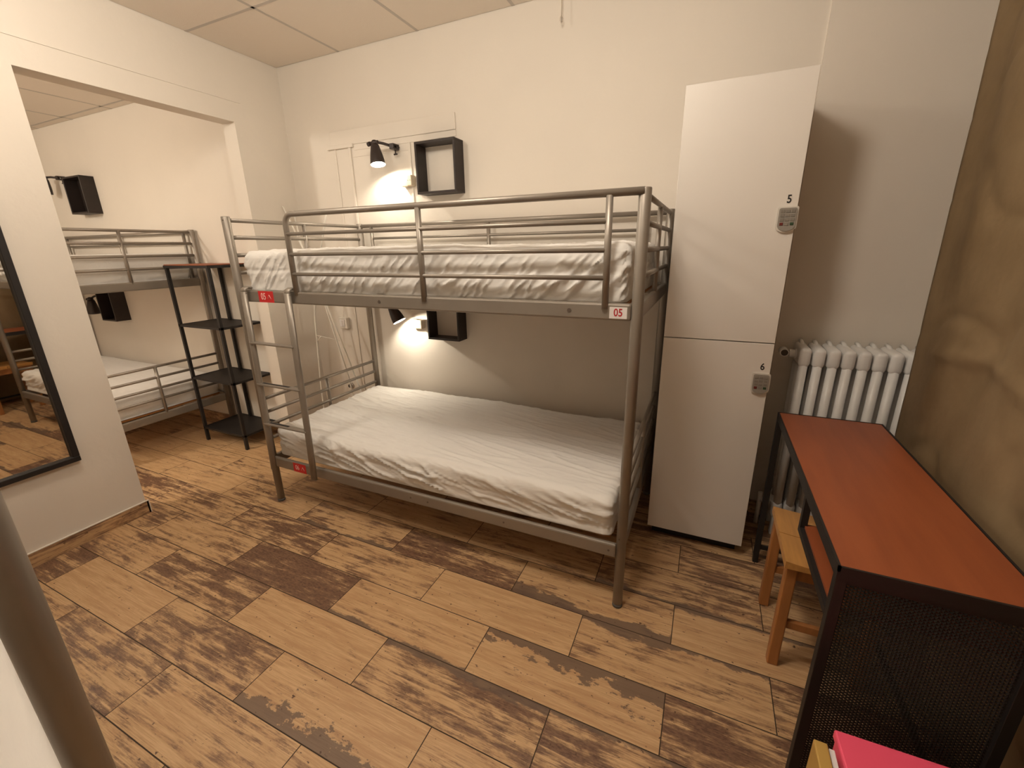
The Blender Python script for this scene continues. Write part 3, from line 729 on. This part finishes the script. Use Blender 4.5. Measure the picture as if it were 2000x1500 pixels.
# small shelf under the near end
ys = .345
bm = bmesh.new()
box(bm, -hw, -hl + .022, .598, -hw + .020, -hl + ys, .618); box(bm, hw - .02, -hl + .022, .598, hw, -hl + ys, .618)
box(bm, -hw, -hl + ys, .598, hw, -hl + ys + .018, .618)
box(bm, -hw, -hl + ys, .618, -hw + .018, -hl + ys + .018, DZ - .032); box(bm, hw - .018, -hl + ys, .618, hw, -hl + ys + .018, DZ - .032)
shf = obj('shelf_frame', bm, M['black'], t)
bm = bmesh.new(); box(bm, -hw + .012, -hl + .02, .616, hw - .012, -hl + ys + .01, .626); obj('shelf_board', bm, M['desk'], shf)
# expanded metal end panel
bm = bmesh.new(); yy = -hl + .011; cw, ch = .0135, .0085
zr = .095; r_ = 0
while zr < DZ - .04:
    xx = -hw + .022; k = 0; prev = None
    while xx < hw - .022 + .001:
        z = zr + (ch * .5 if (k + r_) % 2 else 0)
        p = [bm.verts.new((xx, yy - .0022 + (.004 if (k + r_) % 2 else 0), z - .0024)), bm.verts.new((xx, yy + .0006, z + .0026))]
        p += [bm.verts.new((xx, yy + .0014, z + .0012))]
        if prev:
            for a in range(3): bm.faces.new((prev[a], p[a], p[(a + 1) % 3], prev[(a + 1) % 3]))
        prev = p; xx += cw / 2; k += 1
    zr += ch * .5 + .0000; r_ += 1
obj('mesh_panel', bm, M['black'], t)
for b in ((-hw + .02, .091, hw - .02, .103), (-hw + .02, DZ - .045, hw - .02, DZ - .03)):
    bm = bmesh.new(); box(bm, b[0], yy - .004, b[1], b[2], yy + .004, b[3]); obj('panel_strip', bm, M['black'], t)

# ------------------------------------------------------------------ stool
SX, SY = 3.300, -.855
t = thing('wooden_stool', 'small varnished pine stool tucked under the desk', 'stool', (SX, SY, 0))
for a, b in ((-.005, .165), (-.170, -.008)):
    bm = bmesh.new(); n = 10
    lo = []; hi = []
    for i in range(n + 1):
        x = -.145 + .29 * i / n; dip = -.010 * (1 - ((x) / .145) ** 2)
        lo.append((x, .418)); hi.append((x, .445 + dip))
    for i in range(n):
        vs = [bm.verts.new((p[0], y, p[1])) for y in (a, b) for p in (lo[i], lo[i + 1], hi[i + 1], hi[i])]
        bm.faces.new(vs[0:4]); bm.faces.new(vs[4:8][::-1])
        bm.faces.new((vs[0], vs[1], vs[5], vs[4])); bm.faces.new((vs[3], vs[7], vs[6], vs[2]))
        if i == 0: bm.faces.new((vs[0], vs[4], vs[7], vs[3]))
        if i == n - 1: bm.faces.new((vs[1], vs[2], vs[6], vs[5]))
    bmesh.ops.remove_doubles(bm, verts=bm.verts, dist=.0001)
    obj('seat_board', bm, M['pine'], t)
for sx in (-1, 1):
    for sy in (-1, 1):
        bm = bmesh.new(); top = Vector((sx * .120, sy * .140, .418)); bot = Vector((sx * .122, sy * .142, 0))
        box(bm, -.017, -.017, 0, .017, .017, .418, bev=.004)
        sh_ = Matrix.Shear('XY', 4, ((top.x - bot.x) / .418, (top.y - bot.y) / .418))
        bmesh.ops.transform(bm, matrix=Matrix.Translation(bot) @ sh_, verts=bm.verts); obj('leg', bm, M['pinedark'], t)
for sx in (-1, 1):
    bm = bmesh.new(); box(bm, sx * .120 - .009, -.125, .365, sx * .120 + .009, .125, .417, bev=.002); obj('apron', bm, M['pinedark'], t)
for sy in (-1, 1):
    bm = bmesh.new(); box(bm, -.106, sy * .140 - .009, .365, .106, sy * .140 + .009, .417, bev=.002); obj('apron', bm, M['pinedark'], t)
    bm = bmesh.new(); box(bm, -.106, sy * .141 - .009, .165, .106, sy * .141 + .009, .195, bev=.003); obj('stretcher', bm, M['pinedark'], t)

# ------------------------------------------------------------------ curtain
bm = bmesh.new(); ny, nz = 150, 130; grid = []
for j in range(ny + 1):
    col = []
    for k in range(nz + 1):
        z = .03 + (2.598 - .03) * k / nz
        yedge = -.258 - .135 * (1 - z / 2.6) - .003 * noise.noise(Vector((z * 2.2, 1, 0)))
        y = yedge - 2.15 * (j / ny)
        ed = min(1, .12 + (yedge - y) / .22)
        x = 3.588 + ed * .020 * math.sin(y * 15 + .6 * math.sin(z * 1.3)) * (.35 + .65 * z / 2.6) + ed * .012 * noise.noise(Vector((y * 3, z * 1.1, 4)))
        x += ed * .012 * noise.noise(Vector((y * 7 + z * 2.5, z * 3, 2))) + ed * .012 * max(0, 1 - abs(noise.noise(Vector((y * 2.6 + z * 1.9, z * 2.2 - y, 8)))) * 9)
        x -= ed * .018 * math.exp(-((z - 1.06 - .03 * math.sin(y * 6)) / .018) ** 2) * (.4 + .6 * max(0, noise.noise(Vector((y * 2, 0, 0))) + .4))
        if z < .78: x = max(x, 3.556)
        x = max(x, 3.535)
        col.append(bm.verts.new((x, y, z)))
    grid.append(col)
for j in range(ny):
    for k in range(nz):
        f = bm.faces.new((grid[j][k], grid[j + 1][k], grid[j + 1][k + 1], grid[j][k + 1])); f.smooth = True
cur = obj('curtain', bm, M['curtain']); sm = cur.modifiers.new('thickness', 'SOLIDIFY'); sm.thickness = .003
tag(cur, 'khaki brown fabric curtain hanging on the right behind the desk', 'curtain')
t = thing('curtain_rod', 'thin metal curtain rod above the khaki curtain', 'curtain rod', (3.60, -1.3, 2.612))
bm = bmesh.new(); tube(bm, [(0, 1.15, 0), (0, -1.3, 0)], .009, 12); obj('rod', bm, M['silver'], t)
for y in (1.0, -1.15):
    bm = bmesh.new(); tube(bm, [(0, y, 0), (.155, y, 0)], .006, 10); tube(bm, [(.152, y, 0), (.16, y, 0)], .02, 16); obj('bracket', bm, M['silver'], t)

# ------------------------------------------------------------------ things at the bottom right corner
t = thing('magazine_rack', 'wooden magazine rack with light pine side beside the desk end', 'rack', (3.33, -1.83, 0))
bm = bmesh.new(); box(bm, -.203, -.22, 0, -.178, .222, .449, bev=.003); obj('side_panel', bm, M['pinewedge'], t)
bm = bmesh.new(); box(bm, .178, -.22, 0, .203, .222, .449, bev=.003); obj('side_panel', bm, M['pinewedge'], t)
bm = bmesh.new(); box(bm, -.178, -.21, .03, .178, .21, .045); obj('bottom_panel', bm, M['pinewedge'], t)
bm = bmesh.new(); box(bm, -.0115, -.17, 0, -.0015, .19, .395, bev=.001, seg=1)
o = obj('paper_stack', bm, M['paper']); o.location = (3.1665, -1.80, .0455); o.rotation_euler = (0, 0, 0)
tag(o, 'white paper stack standing between the pine side and the pink box', 'paper')
t = thing('pink_box', 'bright pink plastic box at the bottom right corner', 'box', (3.174, -1.575, .0455), .035)
bm = bmesh.new()
box(bm, 0.0, -.34, 0, .29, 0.0, .395, bev=.004); obj('box_body', bm, M['pink'], t)
bm = bmesh.new(); box(bm, -.004, -.344, .385, .294, .004, .406, bev=.004); obj('lid', bm, M['pink'], t)

# ------------------------------------------------------------------ ceiling lamps (just outside the frame, the left one added for the fill light) and hook
for label, loc, r in (('round white ceiling lamp of the main room', (2.36, -1.62, H), .10), ('added ceiling lamp base over the fill light near the left wall and mirror', (.90, -1.72, H), .10), ('round white ceiling lamp of the alcove', (-1.35, -2.75, AH), .09)):
    t = thing('ceiling_lamp', label, 'lamp', loc)
    bm = bmesh.new(); lathe(bm, [(0, 0), (.055, 0), (.055, -.03), (0, -.03)], None, 24); obj('base', bm, M['radiator'], t)
t = thing('ceiling_hook', 'clear hanging wire with a small hook at the top of the back wall', 'hook', (2.04, -.05, H))
bm = bmesh.new(); tube(bm, [(0, 0, 0), (.001, 0, -.08), (0, 0, -.118)], .0022, 8)
obj('wire', bm, M['wire'], t)
bm = bmesh.new(); tube(bm, [(0, 0, -.116), (-.005, 0, -.122), (-.006, 0, -.134), (.0, 0, -.146), (.006, 0, -.140), (.007, 0, -.128), (.002, 0, -.120)], .0018, 8)
tube(bm, [(.001, 0, -.122), (.0015, 0, -.142)], .0014, 6, mi=1)
obj('hook', bm, [M['wire'], M['gap']], t)
